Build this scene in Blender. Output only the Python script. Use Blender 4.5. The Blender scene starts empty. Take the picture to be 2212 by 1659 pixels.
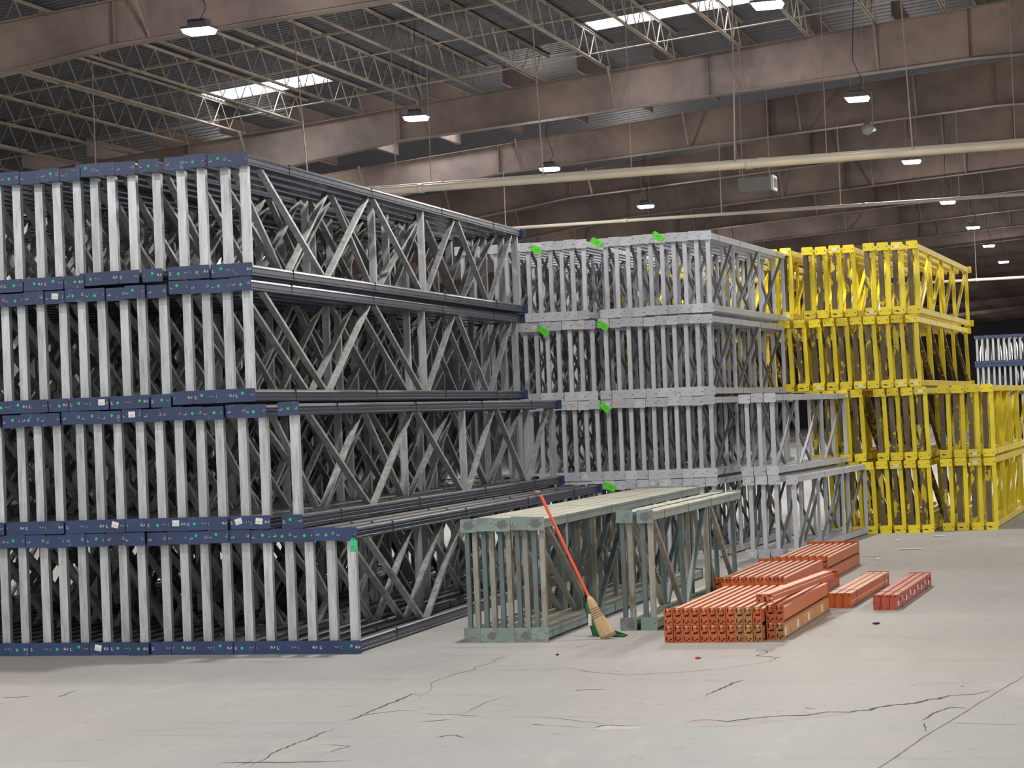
import bpy, math, random
from mathutils import Vector, Matrix
S = bpy.context.scene
COL = S.collection
rnd = random.Random(7)
R = math.radians

# ------------------------------------------------------------------ camera
FPX, HC, PITCH, ROLL = 4600.0, 1.95, 0.01576, math.atan(0.04)
cam_d = bpy.data.cameras.new('camera')
cam = bpy.data.objects.new('camera', cam_d)
COL.objects.link(cam)
S.camera = cam
cam_d.sensor_fit = 'HORIZONTAL'
cam_d.sensor_width = 36.0
cam_d.lens = 36.0 * FPX / 2212.0
cam_d.clip_end = 600
Fw = Vector((0, math.cos(PITCH), math.sin(PITCH)))
r0 = Vector((1, 0, 0)); u0 = Vector((0, -math.sin(PITCH), math.cos(PITCH)))
Rv = r0 * math.cos(ROLL) - u0 * math.sin(ROLL)
Uv = u0 * math.cos(ROLL) + r0 * math.sin(ROLL)

# building axes: t runs along the girders (to the right), p runs into the depth
# and are the world X and Y; the camera looks 16.7 degrees to the left of the depth axis
YAW = 16.7
turn = Matrix.Rotation(R(YAW), 3, 'Z')
Fw, Rv, Uv = turn @ Fw, turn @ Rv, turn @ Uv
M = Matrix((Rv, Uv, -Fw)).transposed().to_4x4()
M.translation = Vector((0, 0, HC))
cam.matrix_world = M
G, D, RZ = Vector((1, 0, 0)), Vector((0, 1, 0)), 0.0
def W(t, p, z=0.0):
    return Vector((t, p, z))

# ------------------------------------------------------------------ world, exposure
world = bpy.data.worlds.new('world'); S.world = world; world.use_nodes = True
bg = world.node_tree.nodes['Background']
bg.inputs[0].default_value = (0.93, 0.96, 1.0, 1)
bg.inputs[1].default_value = 0.85
S.view_settings.view_transform = 'Standard'
S.view_settings.look = 'None'
S.view_settings.gamma = 1
S.view_settings.use_curve_mapping = False
S.view_settings.exposure = 0.46
LAMP_W = 250.0
SPILL_W = 170.0

# ------------------------------------------------------------------ helpers
def tag(o, label=None, cat=None, group=None, kind=None):
    if label: o['label'] = label
    if cat: o['category'] = cat
    if group: o['group'] = group
    if kind: o['kind'] = kind
    return o

class MB:
    def __init__(s): s.v = []; s.f = []; s.m = []
    def face(s, pts, m=0):
        b = len(s.v); s.v += [tuple(p) for p in pts]; s.f.append(tuple(range(b, b + len(pts)))); s.m.append(m)
    def box(s, x0, x1, y0, y1, z0, z1, m=0):
        b = len(s.v)
        s.v += [(x0,y0,z0),(x1,y0,z0),(x1,y1,z0),(x0,y1,z0),(x0,y0,z1),(x1,y0,z1),(x1,y1,z1),(x0,y1,z1)]
        for q in ((0,3,2,1),(4,5,6,7),(0,1,5,4),(1,2,6,5),(2,3,7,6),(3,0,4,7)):
            s.f.append(tuple(b + i for i in q)); s.m.append(m)
        return s
    def sweep(s, prof, p0, p1, xdir, m=0, closed=True):
        p0 = Vector(p0); p1 = Vector(p1); ax = (p1 - p0).normalized()
        xd = Vector(xdir); xd = (xd - ax * xd.dot(ax)).normalized(); yd = ax.cross(xd)
        n = len(prof); b = len(s.v)
        for P in (p0, p1):
            for (a, c) in prof: s.v.append(tuple(P + xd * a + yd * c))
        for i in range(n if closed else n - 1):
            j = (i + 1) % n
            s.f.append((b + i, b + j, b + n + j, b + n + i)); s.m.append(m)
        if closed:
            s.f.append(tuple(b + i for i in reversed(range(n)))); s.m.append(m)
            s.f.append(tuple(b + n + i for i in range(n))); s.m.append(m)
        return s
    def tube(s, pts, r, n=8, m=0):
        pts = [Vector(p) for p in pts]
        b = len(s.v); k = len(pts)
        for i, P in enumerate(pts):
            a = (pts[min(i + 1, k - 1)] - pts[max(i - 1, 0)]).normalized()
            ref = Vector((0, 0, 1)) if abs(a.z) < .9 else Vector((1, 0, 0))
            x = a.cross(ref).normalized(); y = a.cross(x)
            rr = r[i] if isinstance(r, (list, tuple)) else r
            for q in range(n):
                t = 2 * math.pi * q / n
                s.v.append(tuple(P + x * (rr * math.cos(t)) + y * (rr * math.sin(t))))
        for i in range(k - 1):
            for q in range(n):
                w = (q + 1) % n
                s.f.append((b + i*n + q, b + i*n + w, b + (i+1)*n + w, b + (i+1)*n + q)); s.m.append(m)
        s.f.append(tuple(b + q for q in reversed(range(n)))); s.m.append(m)
        s.f.append(tuple(b + (k-1)*n + q for q in range(n))); s.m.append(m)
        return s
    def disc(s, x, y, z, rx, rz, m=0, n=10, jit=0, rng=None):
        # disc facing -y
        pts = []
        for q in range(n):
            t = 2 * math.pi * q / n
            k = 1 + (rng.uniform(-jit, jit) if rng else 0)
            pts.append((x + rx * k * math.cos(t), y, z + rz * k * math.sin(t)))
        s.face(pts, m)
        return s
    def mesh(s, name, mats, smooth=False):
        me = bpy.data.meshes.new(name)
        me.from_pydata(s.v, [], s.f)
        for mt in mats: me.materials.append(mt)
        for i, p in enumerate(me.polygons):
            p.material_index = s.m[i]; p.use_smooth = smooth
        me.update()
        return me

def link(name, data, parent=None, loc=(0,0,0), rz=0.0):
    o = bpy.data.objects.new(name, data); COL.objects.link(o)
    o.location = loc; o.rotation_euler = (0, 0, rz)
    if parent: o.parent = parent
    return o

ORD = ['first','second','third','fourth','fifth','sixth','seventh','eighth','ninth','tenth','eleventh','twelfth','thirteenth','fourteenth','fifteenth','sixteenth','seventeenth','eighteenth','nineteenth','twentieth','twenty-first','twenty-second','twenty-third','twenty-fourth','twenty-fifth','twenty-sixth','twenty-seventh','twenty-eighth','twenty-ninth','thirtieth','thirty-first','thirty-second','thirty-third','thirty-fourth','thirty-fifth']

# ------------------------------------------------------------------ materials
class NT:
    def __init__(s, name):
        s.m = bpy.data.materials.new(name); s.m.use_nodes = True
        s.t = s.m.node_tree; s.b = s.t.nodes['Principled BSDF']
    def n(s, kind, **kw):
        nd = s.t.nodes.new(kind)
        for k, v in kw.items(): setattr(nd, k, v)
        return nd
    def l(s, a, b): s.t.links.new(a, b)
    def math(s, op, a, b=None, c=None):
        nd = s.n('ShaderNodeMath', operation=op)
        for i, v in enumerate((a, b, c)):
            if v is None: continue
            if isinstance(v, (int, float)): nd.inputs[i].default_value = v
            else: s.l(v, nd.inputs[i])
        return nd.outputs[0]
    def mix(s, fac, a, b):
        nd = s.n('ShaderNodeMix', data_type='RGBA')
        if isinstance(fac, (int, float)): nd.inputs[0].default_value = fac
        else: s.l(fac, nd.inputs[0])
        for i, v in ((6, a), (7, b)):
            if isinstance(v, tuple): nd.inputs[i].default_value = (*v, 1)
            else: s.l(v, nd.inputs[i])
        return nd.outputs[2]
    def coord(s, seed=True, scale=(1,1,1)):
        tc = s.n('ShaderNodeTexCoord'); mp = s.n('ShaderNodeMapping')
        mp.inputs['Scale'].default_value = scale
        s.l(tc.outputs['Object'], mp.inputs['Vector'])
        if seed:
            oi = s.n('ShaderNodeObjectInfo')
            sc = s.n('ShaderNodeVectorMath', operation='SCALE'); s.l(oi.outputs['Location'], sc.inputs[0]); sc.inputs['Scale'].default_value = 3.7
            ad = s.n('ShaderNodeVectorMath', operation='ADD')
            s.l(mp.outputs[0], ad.inputs[0]); s.l(sc.outputs[0], ad.inputs[1])
            return ad.outputs[0]
        return mp.outputs[0]
    def noise(s, vec, scale, detail=4, rough=.6, lo=.4, hi=.6):
        nz = s.n('ShaderNodeTexNoise'); nz.inputs['Scale'].default_value = scale
        nz.inputs['Detail'].default_value = detail; nz.inputs['Roughness'].default_value = rough
        s.l(vec, nz.inputs['Vector'])
        mr = s.n('ShaderNodeMapRange'); mr.inputs['From Min'].default_value = lo; mr.inputs['From Max'].default_value = hi
        s.l(nz.outputs[0], mr.inputs[0])
        return mr.outputs[0]
    def set(s, col=None, rough=.5, metal=0.0, spec=.5):
        if col is not None:
            if isinstance(col, tuple): s.b.inputs['Base Color'].default_value = (*col, 1)
            else: s.l(col, s.b.inputs['Base Color'])
        s.b.inputs['Roughness'].default_value = rough
        s.b.inputs['Metallic'].default_value = metal
        s.b.inputs['Specular IOR Level'].default_value = spec
        return s.m

def simple(name, col, rough=.5, metal=0.0, spec=.5, emit=None, power=0):
    k = NT(name); m = k.set(col, rough, metal, spec)
    if emit:
        k.b.inputs['Emission Color'].default_value = (*emit, 1); k.b.inputs['Emission Strength'].default_value = power
    return m

def painted(name, col, worn, wlo=.58, whi=.66, rough=.45, dust=None, metal=0.0, slots=False, scale=14, var=.12, stretch=(1,1,1)):
    k = NT(name); v = k.coord(scale=stretch)
    a = k.noise(v, scale, 5, .65, wlo, whi)
    tone = k.noise(v, 2.3, 3, .5, .3, .7)
    c0 = k.mix(tone, tuple(x * (1 - var) for x in col), tuple(min(1, x * (1 + var)) for x in col))
    c = k.mix(a, c0, worn)
    oi = k.n('ShaderNodeObjectInfo')      # every piece has weathered a little differently
    hv = k.n('ShaderNodeHueSaturation'); k.l(c, hv.inputs['Color'])
    k.l(k.math('ADD', k.math('MULTIPLY', oi.outputs['Random'], .26), .87), hv.inputs['Value']); c = hv.outputs[0]
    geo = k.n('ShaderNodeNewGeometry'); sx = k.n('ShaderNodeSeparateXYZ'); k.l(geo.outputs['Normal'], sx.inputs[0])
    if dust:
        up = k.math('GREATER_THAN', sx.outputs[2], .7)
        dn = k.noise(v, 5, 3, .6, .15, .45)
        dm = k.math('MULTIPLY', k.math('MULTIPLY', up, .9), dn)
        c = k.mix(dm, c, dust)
    if slots:   # row of punched slots along the column side
        tc = k.n('ShaderNodeTexCoord'); so = k.n('ShaderNodeSeparateXYZ'); k.l(tc.outputs['Object'], so.inputs[0])
        fr = k.math('FRACT', k.math('MULTIPLY', so.outputs[1], 1 / .0508))
        s1 = k.math('LESS_THAN', k.math('ABSOLUTE', k.math('SUBTRACT', fr, .5)), .19)
        zb = k.math('LESS_THAN', k.math('ABSOLUTE', k.math('SUBTRACT', so.outputs[2], slots)), .0055)
        c = k.mix(k.math('MULTIPLY', s1, zb), c, (.006, .006, .008))
    return k.set(c, rough, metal)

M_blue = painted('blue_paint', (.022, .043, .120), (.20, .25, .36), .62, .78, .38, scale=16)
M_bluecol = painted('navy_column_paint', (.018, .026, .055), (.10, .12, .15), .64, .8, .30, dust=(.16, .155, .15), slots=.012, scale=10)
M_galv = painted('galvanized_steel', (.50, .52, .53), (.30, .31, .31), .5, .72, .38, metal=.45, scale=5, stretch=(6, 6, .8), var=.18)
M_galvd = painted('galvanized_steel_brace', (.50, .51, .51), (.26, .26, .26), .48, .7, .33, metal=.5, scale=5, stretch=(5, 5, .8), var=.2)
M_grey = painted('light_grey_paint', (.64, .66, .71), (.36, .37, .39), .6, .8, .5, scale=9, var=.05)
M_greycol = painted('light_grey_column_paint', (.54, .56, .61), (.38, .39, .41), .6, .8, .5, dust=(.50, .48, .43), scale=9, var=.05)
M_greybr = painted('dark_grey_brace_shaded', (.18, .19, .205), (.11, .115, .12), .56, .75, .45, scale=8, var=.12)  # dark grey braces, darkened further to paint in the stack's inner shade
M_green = painted('sage_green_paint', (.22, .30, .27), (.20, .20, .21), .54, .60, .5, scale=7, var=.12)
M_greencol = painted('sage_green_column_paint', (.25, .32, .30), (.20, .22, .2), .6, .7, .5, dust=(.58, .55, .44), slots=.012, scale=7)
M_greenbr = painted('teal_green_brace_paint', (.12, .18, .18), (.17, .13, .10), .5, .68, .42, scale=5, var=.2, stretch=(3, 3, 1))
M_greenbr2 = painted('dusty_green_brace_paint', (.33, .33, .28), (.17, .14, .11), .5, .7, .5, scale=5, var=.15, stretch=(3, 3, 1))
M_yel = painted('yellow_paint', (.86, .69, .022), (.30, .24, .06), .66, .74, .42, scale=11, var=.06)
M_yelcol = painted('yellow_column_paint', (.82, .65, .03), (.33, .27, .09), .64, .76, .45, dust=(.66, .53, .17), scale=9, var=.06)
M_yelbr = painted('yellow_brace_paint', (.70, .55, .02), (.30, .23, .06), .6, .75, .42, scale=8, var=.12)
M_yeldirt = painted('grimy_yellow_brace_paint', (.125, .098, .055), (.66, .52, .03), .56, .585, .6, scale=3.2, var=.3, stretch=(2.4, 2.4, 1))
M_or = painted('orange_paint', (.52, .105, .019), (.36, .15, .06), .55, .75, .5, scale=16, var=.15)
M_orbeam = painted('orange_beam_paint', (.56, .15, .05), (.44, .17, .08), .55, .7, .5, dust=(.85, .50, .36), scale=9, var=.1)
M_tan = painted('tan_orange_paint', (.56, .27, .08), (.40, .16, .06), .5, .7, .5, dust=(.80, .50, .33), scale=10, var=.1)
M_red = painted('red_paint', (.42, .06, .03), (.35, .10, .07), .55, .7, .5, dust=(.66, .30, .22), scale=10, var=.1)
M_hole = simple('dark_hole', (.008, .008, .008), .9)
M_chip = simple('chipped_paint', (.36, .38, .41), .6)
M_dot = simple('bright_green_sticker', (.02, .55, .13), .5)
M_tag = simple('lime_green_card', (.14, .85, .03), .45)
M_tag2 = simple('emerald_green_card', (.02, .60, .22), .45)
M_wire = simple('dark_wire', (.03, .03, .03), .5, .5)
M_dark = simple('black_rubber', (.015, .015, .015), .7)

def label_mat():
    k = NT('printed_paper_label'); tc = k.n('ShaderNodeTexCoord'); so = k.n('ShaderNodeSeparateXYZ'); k.l(tc.outputs['Object'], so.inputs[0])
    b1 = k.math('LESS_THAN', k.math('FRACT', k.math('MULTIPLY', so.outputs[0], 170)), .45)
    z1 = k.math('LESS_THAN', k.math('ABSOLUTE', k.math('SUBTRACT', so.outputs[2], -.008)), .009)
    x1 = k.math('LESS_THAN', k.math('ABSOLUTE', so.outputs[0]), .022)
    f = k.math('MULTIPLY', k.math('MULTIPLY', k.math('MULTIPLY', b1, z1), x1), .55)
    return k.set(k.mix(f, (.78, .78, .76), (.1, .1, .1)), .6)
M_label = label_mat()
M_paper = simple('white_paper', (.78, .78, .74), .7)
M_peach = simple('peach_paper', (.75, .52, .36), .7)

def brown_steel():
    k = NT('dusty_brown_steel'); tc = k.n('ShaderNodeTexCoord')
    a = k.noise(tc.outputs['Object'], .42, 7, .62, .40, .66)
    b = k.noise(tc.outputs['Object'], 1.7, 5, .7, .62, .7)
    c = k.mix(a, (.115, .085, .080), (.26, .20, .165))
    c = k.mix(k.math('MULTIPLY', b, .7), c, (.22, .085, .075))
    geo = k.n('ShaderNodeNewGeometry'); sx = k.n('ShaderNodeSeparateXYZ'); k.l(geo.outputs['Normal'], sx.inputs[0])
    c = k.mix(k.math('MULTIPLY', k.math('GREATER_THAN', sx.outputs[2], .7), .7), c, (.38, .34, .30))
    return k.set(c, .75)
M_girder = brown_steel()
M_joist = painted('dusty_beige_joist_steel', (.30, .255, .21), (.16, .12, .10), .5, .75, .7, dust=(.42, .38, .33), scale=3, var=.15)
M_deck = painted('dark_roof_deck', (.055, .058, .068), (.085, .085, .09), .55, .8, .6, scale=.8, var=.15)
M_pipe = painted('dusty_white_pipe', (.42, .38, .31), (.36, .24, .15), .62, .74, .6, dust=(.55, .52, .46), scale=2.2, var=.1)
M_rod = simple('grey_hanger_rod', (.26, .23, .20), .6)
M_wall = painted('dark_wall_panel', (.06, .055, .06), (.08, .075, .075), .5, .8, .8, scale=.5)

def concrete():
    k = NT('worn_concrete'); tc = k.n('ShaderNodeTexCoord')
    mp = k.n('ShaderNodeMapping'); k.l(tc.outputs['Object'], mp.inputs['Vector']); mp.inputs['Rotation'].default_value = (0, 0, .3)
    v = mp.outputs[0]
    mp2 = k.n('ShaderNodeMapping'); k.l(tc.outputs['Object'], mp2.inputs['Vector']); mp2.inputs['Scale'].default_value = (1, .35, 1); mp2.inputs['Rotation'].default_value = (0, 0, .9)
    a = k.noise(v, .45, 6, .6, .35, .65)
    b = k.noise(mp2.outputs[0], 1.8, 7, .62, .36, .66)
    fine = k.noise(v, 9, 6, .7, .3, .7)
    warm = k.noise(v, .16, 3, .5, .42, .62)
    spots = k.noise(v, 3.3, 6, .72, .60, .68)
    pale = k.noise(mp2.outputs[0], .9, 6, .7, .55, .68)
    c = k.mix(a, (.335, .335, .34), (.385, .38, .372))
    c = k.mix(k.math('MULTIPLY', warm, .6), c, (.43, .375, .32))
    c = k.mix(k.math('MULTIPLY', b, .34), c, (.27, .265, .26))
    c = k.mix(k.math('MULTIPLY', fine, .30), c, (.46, .45, .43))
    c = k.mix(k.math('MULTIPLY', spots, .5), c, (.20, .20, .205))
    c = k.mix(k.math('MULTIPLY', pale, .5), c, (.52, .50, .46))
    mp3 = k.n('ShaderNodeMapping'); k.l(tc.outputs['Object'], mp3.inputs['Vector']); mp3.inputs['Scale'].default_value = (.35, 3.2, 1); mp3.inputs['Rotation'].default_value = (0, 0, -.35)
    scr = k.noise(mp3.outputs[0], 1.3, 8, .72, .57, .66)      # long scuffs
    c = k.mix(k.math('MULTIPLY', scr, .45), c, (.22, .215, .21))
    # dark flecks
    vo = k.n('ShaderNodeTexVoronoi'); vo.inputs['Scale'].default_value = 2.4; k.l(v, vo.inputs['Vector'])
    fl = k.math('LESS_THAN', vo.outputs['Distance'], .03)
    c = k.mix(k.math('MULTIPLY', fl, .7), c, (.09, .08, .07))
    bp = k.n('ShaderNodeBump'); bp.inputs['Strength'].default_value = .12; bp.inputs['Distance'].default_value = .02
    k.l(fine, bp.inputs['Height']); k.l(bp.outputs[0], k.b.inputs['Normal'])
    m = k.set(c, .55, 0, .4)
    return m
M_floor = concrete()
M_crack = simple('dark_crack_strip', (.07, .062, .055), .9)  # dark colour of the flat strips that draw the floor cracks
M_spall = painted('pale_spalled_concrete', (.50, .46, .42), (.40, .38, .35), .5, .7, .8, scale=9)
M_joint = simple('filled_joint', (.20, .17, .15), .9)

# ------------------------------------------------------------------ setting
def struct(name, mesh, loc=(0,0,0), rz=RZ):
    o = link(name, mesh, None, loc, rz); o['kind'] = 'structure'; return o

PEND = 188.0
TL, TR = -34.0, 26.0
m = MB(); m.box(TL - .3, TR + .3, -14, PEND + .3, -.3, 0)
floor = struct('floor', m.mesh('floor', [M_floor]))

# roof lines (relative to z of the floor)
def z_top(t):       # top flange of the girders
    tt = t if t < 1.5 else 3.0 - t
    return HC + 7.51 + .085 * (tt + 12.3)
def z_bot(t):       # bottom flange
    tt = t if t < 1.5 else 3.0 - t
    if tt < -16.3: return HC + 6.43 + .14 * (tt + 16.3)
    if tt < -3.4: return HC + 6.43 + .060 * (tt + 16.3)
    return HC + 7.205 + .005 * (tt + 3.4)
def z_deck(t, far=False): return z_top(t) + .62

SKY = [(-20.0, -17.3, 43.4, 44.6), (-11.1, -7.2, 43.3, 44.3), (-18.6, -16.4, 52.0, 53.2)]
def deck(name, p0, p1, rib, far):
    m = MB()
    ts = [TL, 1.5, TR]
    def strip(ta, tb, pa, pb):
        n = max(1, int(round((pb - pa) / rib))); dp = (pb - pa) / n
        prof = []; h = .012 if far else .022
        for i in range(n):
            b = pa + i * dp
            prof += [(b, 0), (b + dp * .55, 0), (b + dp * .62, h), (b + dp * .93, h)]
        prof.append((pb, 0))
        for i in range(len(prof) - 1):
            (a, za), (c, zc) = prof[i], prof[i + 1]
            m.face([(ta, a, z_deck(ta, far) + za), (ta, c, z_deck(ta, far) + zc), (tb, c, z_deck(tb, far) + zc), (tb, a, z_deck(tb, far) + za)])
    sk = [q for q in SKY if q[2] > p0 and q[3] < p1]
    if not sk:
        for a, b in zip(ts, ts[1:]): strip(a, b, p0, p1)
    else:
        pa, pb = min(q[2] for q in sk), max(q[3] for q in sk)
        for a, b in zip(ts, ts[1:]):
            strip(a, b, p0, pa); strip(a, b, pb, p1)
        cuts = sorted(sk); cur = TL
        for q in cuts:
            strip(cur, q[0], pa, pb)
            if q[2] > pa: strip(q[0], q[1], pa, q[2])
            if q[3] < pb: strip(q[0], q[1], q[3], pb)
            cur = q[1]
        strip(cur, 1.5, pa, pb); strip(1.5, TR, pa, pb)
    return m.mesh(name, [M_deck])
ceil = struct('ceiling', deck('ceiling', -14, 46.0, .2, False))
dk = deck('roof_deck_far', 46.0, PEND, .4, True)
far_deck = link('rear_roof_deck', dk, ceil)
M_sky = simple('daylit_translucent_panel', (.8, .85, .9), .5, emit=(.90, .96, 1.0), power=9)
for i, (a, b, c, d) in enumerate(SKY):
    m = MB(); far = c > 46
    n = 12
    for k in range(n):
        pa = c + (d - c) * k / n; pb = c + (d - c) * (k + 1) / n; dz = .02 * (k % 2)
        m.face([(a, pa, z_deck(a, far) + .03 + dz), (b, pa, z_deck(b, far) + .03 + dz), (b, pb, z_deck(b, far) + .03 + dz), (a, pb, z_deck(a, far) + .03 + dz)])
    struct('window_%d' % (i + 1), m.mesh('skylight', [M_sky]))

def wall(name, pts):
    m = MB()
    m.face(pts)
    return struct(name, m.mesh(name, [M_wall]))
zl, zr, zm = z_top(TL) + .7, z_top(TR) + .7, z_top(1.5) + .7
m = MB(); m.sweep([(TL, -0.0), (TR, 0), (TR, zr), (1.5, zm), (TL, zl)], (0, PEND, 0), (0, PEND + .3, 0), (1, 0, 0))
m = MB()
for y0, y1 in ((PEND, PEND + .3),):
    pts0 = [(TL, y0, 0), (TR, y0, 0), (TR, y0, zr), (1.5, y0, zm), (TL, y0, zl)]
    pts1 = [(a, y1, c) for (a, b, c) in pts0]
    m.face(pts0); m.face(list(reversed(pts1)))
struct('wall_rear', m.mesh('wall_rear', [M_wall]))
m = MB(); m.box(TL - .3, TL, -14, PEND, 0, zl); struct('wall_left', m.mesh('wall_left', [M_wall]))
m = MB(); m.box(TR, TR + .3, -14, PEND, 0, zr); struct('wall_right', m.mesh('wall_right', [M_wall]))

# ------------------------------------------------------------------ girders
GP = [32.0, 46.0, 53.7, 60.9]
while GP[-1] < PEND - 8: GP.append(GP[-1] + 7.4)
GP = [18.0] + GP
g_lab = ['dusty brown steel roof girder overhead, in front of every other one',
 'dusty brown steel girder crossing the upper left corner of the photo',
 'dusty brown steel girder where the open web joists end',
 'dusty brown girder just behind the lit solid purlins']
knots = [TL + .05, -24, -16.3, -10, -3.4, 1.5, 6.4, 13, 19.3, TR - .05]
def girder_meshes():
    w, t_, b_ = MB(), MB(), MB()
    for a, b in zip(knots, knots[1:]):
        w.v += []; 
        za, zb, ya, yb = z_bot(a), z_bot(b), z_top(a), z_top(b)
        b0 = len(w.v)
        w.v += [(a,-.006,za),(b,-.006,zb),(b,-.006,yb),(a,-.006,ya),(a,.006,za),(b,.006,zb),(b,.006,yb),(a,.006,ya)]
        for q in ((0,1,2,3),(7,6,5,4)): w.f.append(tuple(b0+i for i in q)); w.m.append(0)
        for mb, z0, z1 in ((b_, za, zb), (t_, ya, yb)):
            b0 = len(mb.v)
            for (tt, zz) in ((a, z0), (b, z1)):
                mb.v += [(tt, -.15, zz-.008), (tt, .15, zz-.008), (tt, .15, zz+.008), (tt, -.15, zz+.008)]
            for q in ((0,1,5,4),(1,2,6,5),(2,3,7,6),(3,0,4,7)): mb.f.append(tuple(b0+i for i in q)); mb.m.append(0)
    return w.mesh('girder_web', [M_girder]), t_.mesh('top_flange', [M_girder]), b_.mesh('bottom_flange', [M_girder])
gm = girder_meshes()
def stiff(t):
    m = MB(); m.box(t - .006, t + .006, -.14, -.006, z_bot(t) + .008, z_top(t) - .008); return m.mesh('stiffener', [M_girder])
st_m = [stiff(t) for t in (-21.5, -16.2, -9.0, -3.4, 2.6)]
def kick(t):
    m = MB(); m.box(-.02, .02, -.02, .02, 0, 1)
    m = MB(); m.sweep([(-.022,-.022),(.022,-.022),(.022,.022),(-.022,.022)], (t, -.75, z_top(t) - .02), (t + .0, -.13, z_bot(t) + .03), (1, 0, 0)); return m.mesh('kicker_brace', [M_girder])
kick_m = [kick(t) for t in (-19.9, -15.54, -11.1, -8.2, -5.3)]
for i, p in enumerate(GP):
    g = link('steel_girder', None, None, W(0, p, 0), RZ)
    lab = g_lab[i] if i < 4 else 'distant brown steel roof girder, %s beyond the open web joists' % ORD[i - 2]
    tag(g, lab, 'girder', 'brown roof girders')
    link('web_plate', gm[0], g); link('top_flange', gm[1], g); link('bottom_flange', gm[2], g)
    if i < 9:
        for s_ in st_m: link('stiffener', s_, g)
        for s_ in kick_m: link('kicker_brace', s_, g)

# ------------------------------------------------------------------ open web joists between the first and second girders, and purlins beyond
def joist_meshes(L, n):
    top, bot, web = MB(), MB(), MB()
    for s in (-1, 1):
        bot.box(.006 if s > 0 else -.045, .045 if s > 0 else -.006, .25, L - .25, 0, .006)
        bot.box(.006 if s > 0 else -.012, .012 if s > 0 else -.006, .25, L - .25, 0, .045)
        top.box(.006 if s > 0 else -.045, .045 if s > 0 else -.006, .0, L, .60, .606)
        top.box(.006 if s > 0 else -.012, .012 if s > 0 else -.006, .0, L, .56, .60)
    st = (L - .5) / n
    for k in range(n):
        a = .25 + k * st
        web.tube([(0, a, .03), (0, a + st / 2, .58)], .012, 5)
        web.tube([(0, a + st / 2, .58), (0, a + st, .03)], .012, 5)
    return top.mesh('top_chord', [M_joist]), bot.mesh('bottom_chord', [M_joist]), web.mesh('web_bars', [M_joist])
jm = joist_meshes(14.0, 15)
TJ = [-5.3 - 1.466 * k for k in range(-5, 18)]
for i, t in enumerate(sorted(TJ)):
    j = link('roof_joist', None, None, W(t, 32.0, z_top(t) - .02), RZ)
    tag(j, 'dusty open web roof joist spanning between the two nearest girders, %s from the left' % ORD[i], 'joist', 'open web roof joists')
    link('top_chord', jm[0], j); link('bottom_chord', jm[1], j)
    link('web_bars', jm[2], j)
bm_ = [('level with the bottom chords near the front girder', 37.4, .02), ('level with the bottom chords near the rear girder', 43.7, .02),
       ('high between the joists near the front girder', 36.0, .55), ('high between the joists near the rear girder', 42.3, .55), ('high at the middle of the joists', 39.6, .55)]
for lab, p, dz in bm_:
    m = MB(); m.tube([(a, 0, z_top(a) + dz) for a in (TL + 4, -20, -10, 1.5)], .016, 6)
    o = link('bridging_rod', m.mesh('bridging_rod', [M_joist]), None, W(0, p, 0), RZ)
    tag(o, 'thin bridging rod across the joists, ' + lab, 'rod', 'bridging rods across the joists')
def purlin_mesh(L):
    m = MB(); m.sweep([(-.035, 0), (.004, 0), (.004, .235), (.035, .235), (.035, .24), (-.001, .24), (-.001, .005), (-.035, .005)], (0, 0, 0), (0, L, 0), (1, 0, 0))
    return m
m = MB()
m.box(-.07, .004, 0, 7.6, .17, .176); m.box(-.002, .004, 0, 7.6, .17, .6); m.box(0, .07, 0, 7.6, .594, .6)
pm = m.mesh('roof_purlin', [M_girder])
for i in range(14):
    t = -26 + i * 1.75
    o = link('roof_purlin', pm, None, W(t, 46.05, z_top(t) + .02), RZ)
    tag(o, 'brown solid roof purlin in the bay behind the joists, %s from the left' % ORD[i], 'purlin', 'solid purlins behind the joists')

# ------------------------------------------------------------------ pipes
def pipe(name, p, z, r, rods, lab, clamp=.03, t0=TL, t1=TR, rodr=.013, sag=0):
    root = link(name, None, None, W(0, p, z), RZ)
    tag(root, lab, 'pipe')
    m = MB(); m.tube([(t0 + .1, 0, 0), (-10, 0, 0), (t1 - .1, 0, 0)], r, 12)
    t = t0 + 3
    while t < t1:
        m.tube([(t - .06, 0, 0), (t + .06, 0, 0)], r * 1.22, 12); t += 6.1
    link('pipe_run', m.mesh('pipe_run', [M_pipe], True), root)
    for (tr, top, dx) in rods:
        q = MB(); q.tube([(tr, 0, 0), (tr + dx, 0, top - z)], rodr, 6); q.tube([(tr, 0, -r * 1.1), (tr, 0, -r * .2), (tr, 0, r * 1.5)], [r * .5, r * .95, r * .3], 8)
        link('hanger_rod', q.mesh('hanger_rod', [M_rod]), root)
    return root
pipe('sprinkler_main', 37.0, HC + .1155 * 37, .068, [(t, z_top(t) + .3, dx) for t, dx in ((-19.3, .0), (-14.9, -.2), (-10.35, -.12), (-6.85, .1), (-3.75, -.15), (-.6, 0))],
     'thick rust stained white pipe hanging across the hall above the grey frames')
pipe('branch_pipe', 38.2, HC + .1175 * 38.2, .028, [(t, z_top(t) + .3, 0) for t in (-13.6, -12.9, -9.0, -5.4, -2.1)],
     'thin grey pipe running just behind the thick rust stained pipe', rodr=.008)
pipe('sprinkler_pipe', 53.0, HC + .0928 * 53, .042, [(t, z_bot(t) - .02, 0) for t in (-19.4, -15.9, -10.2, -7.2, -4.3, -1)],
     'slimmer white pipe hanging lower down behind the thick pipe', rodr=.012)
pipe('distant_pipe', 88.0, HC + .0548 * 88, .06, [(t, z_bot(t) - .02, 0) for t in (-14, -6.6, -2)],
     'farthest white pipe, seen to the right of the tall yellow stack', rodr=.015)

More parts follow.
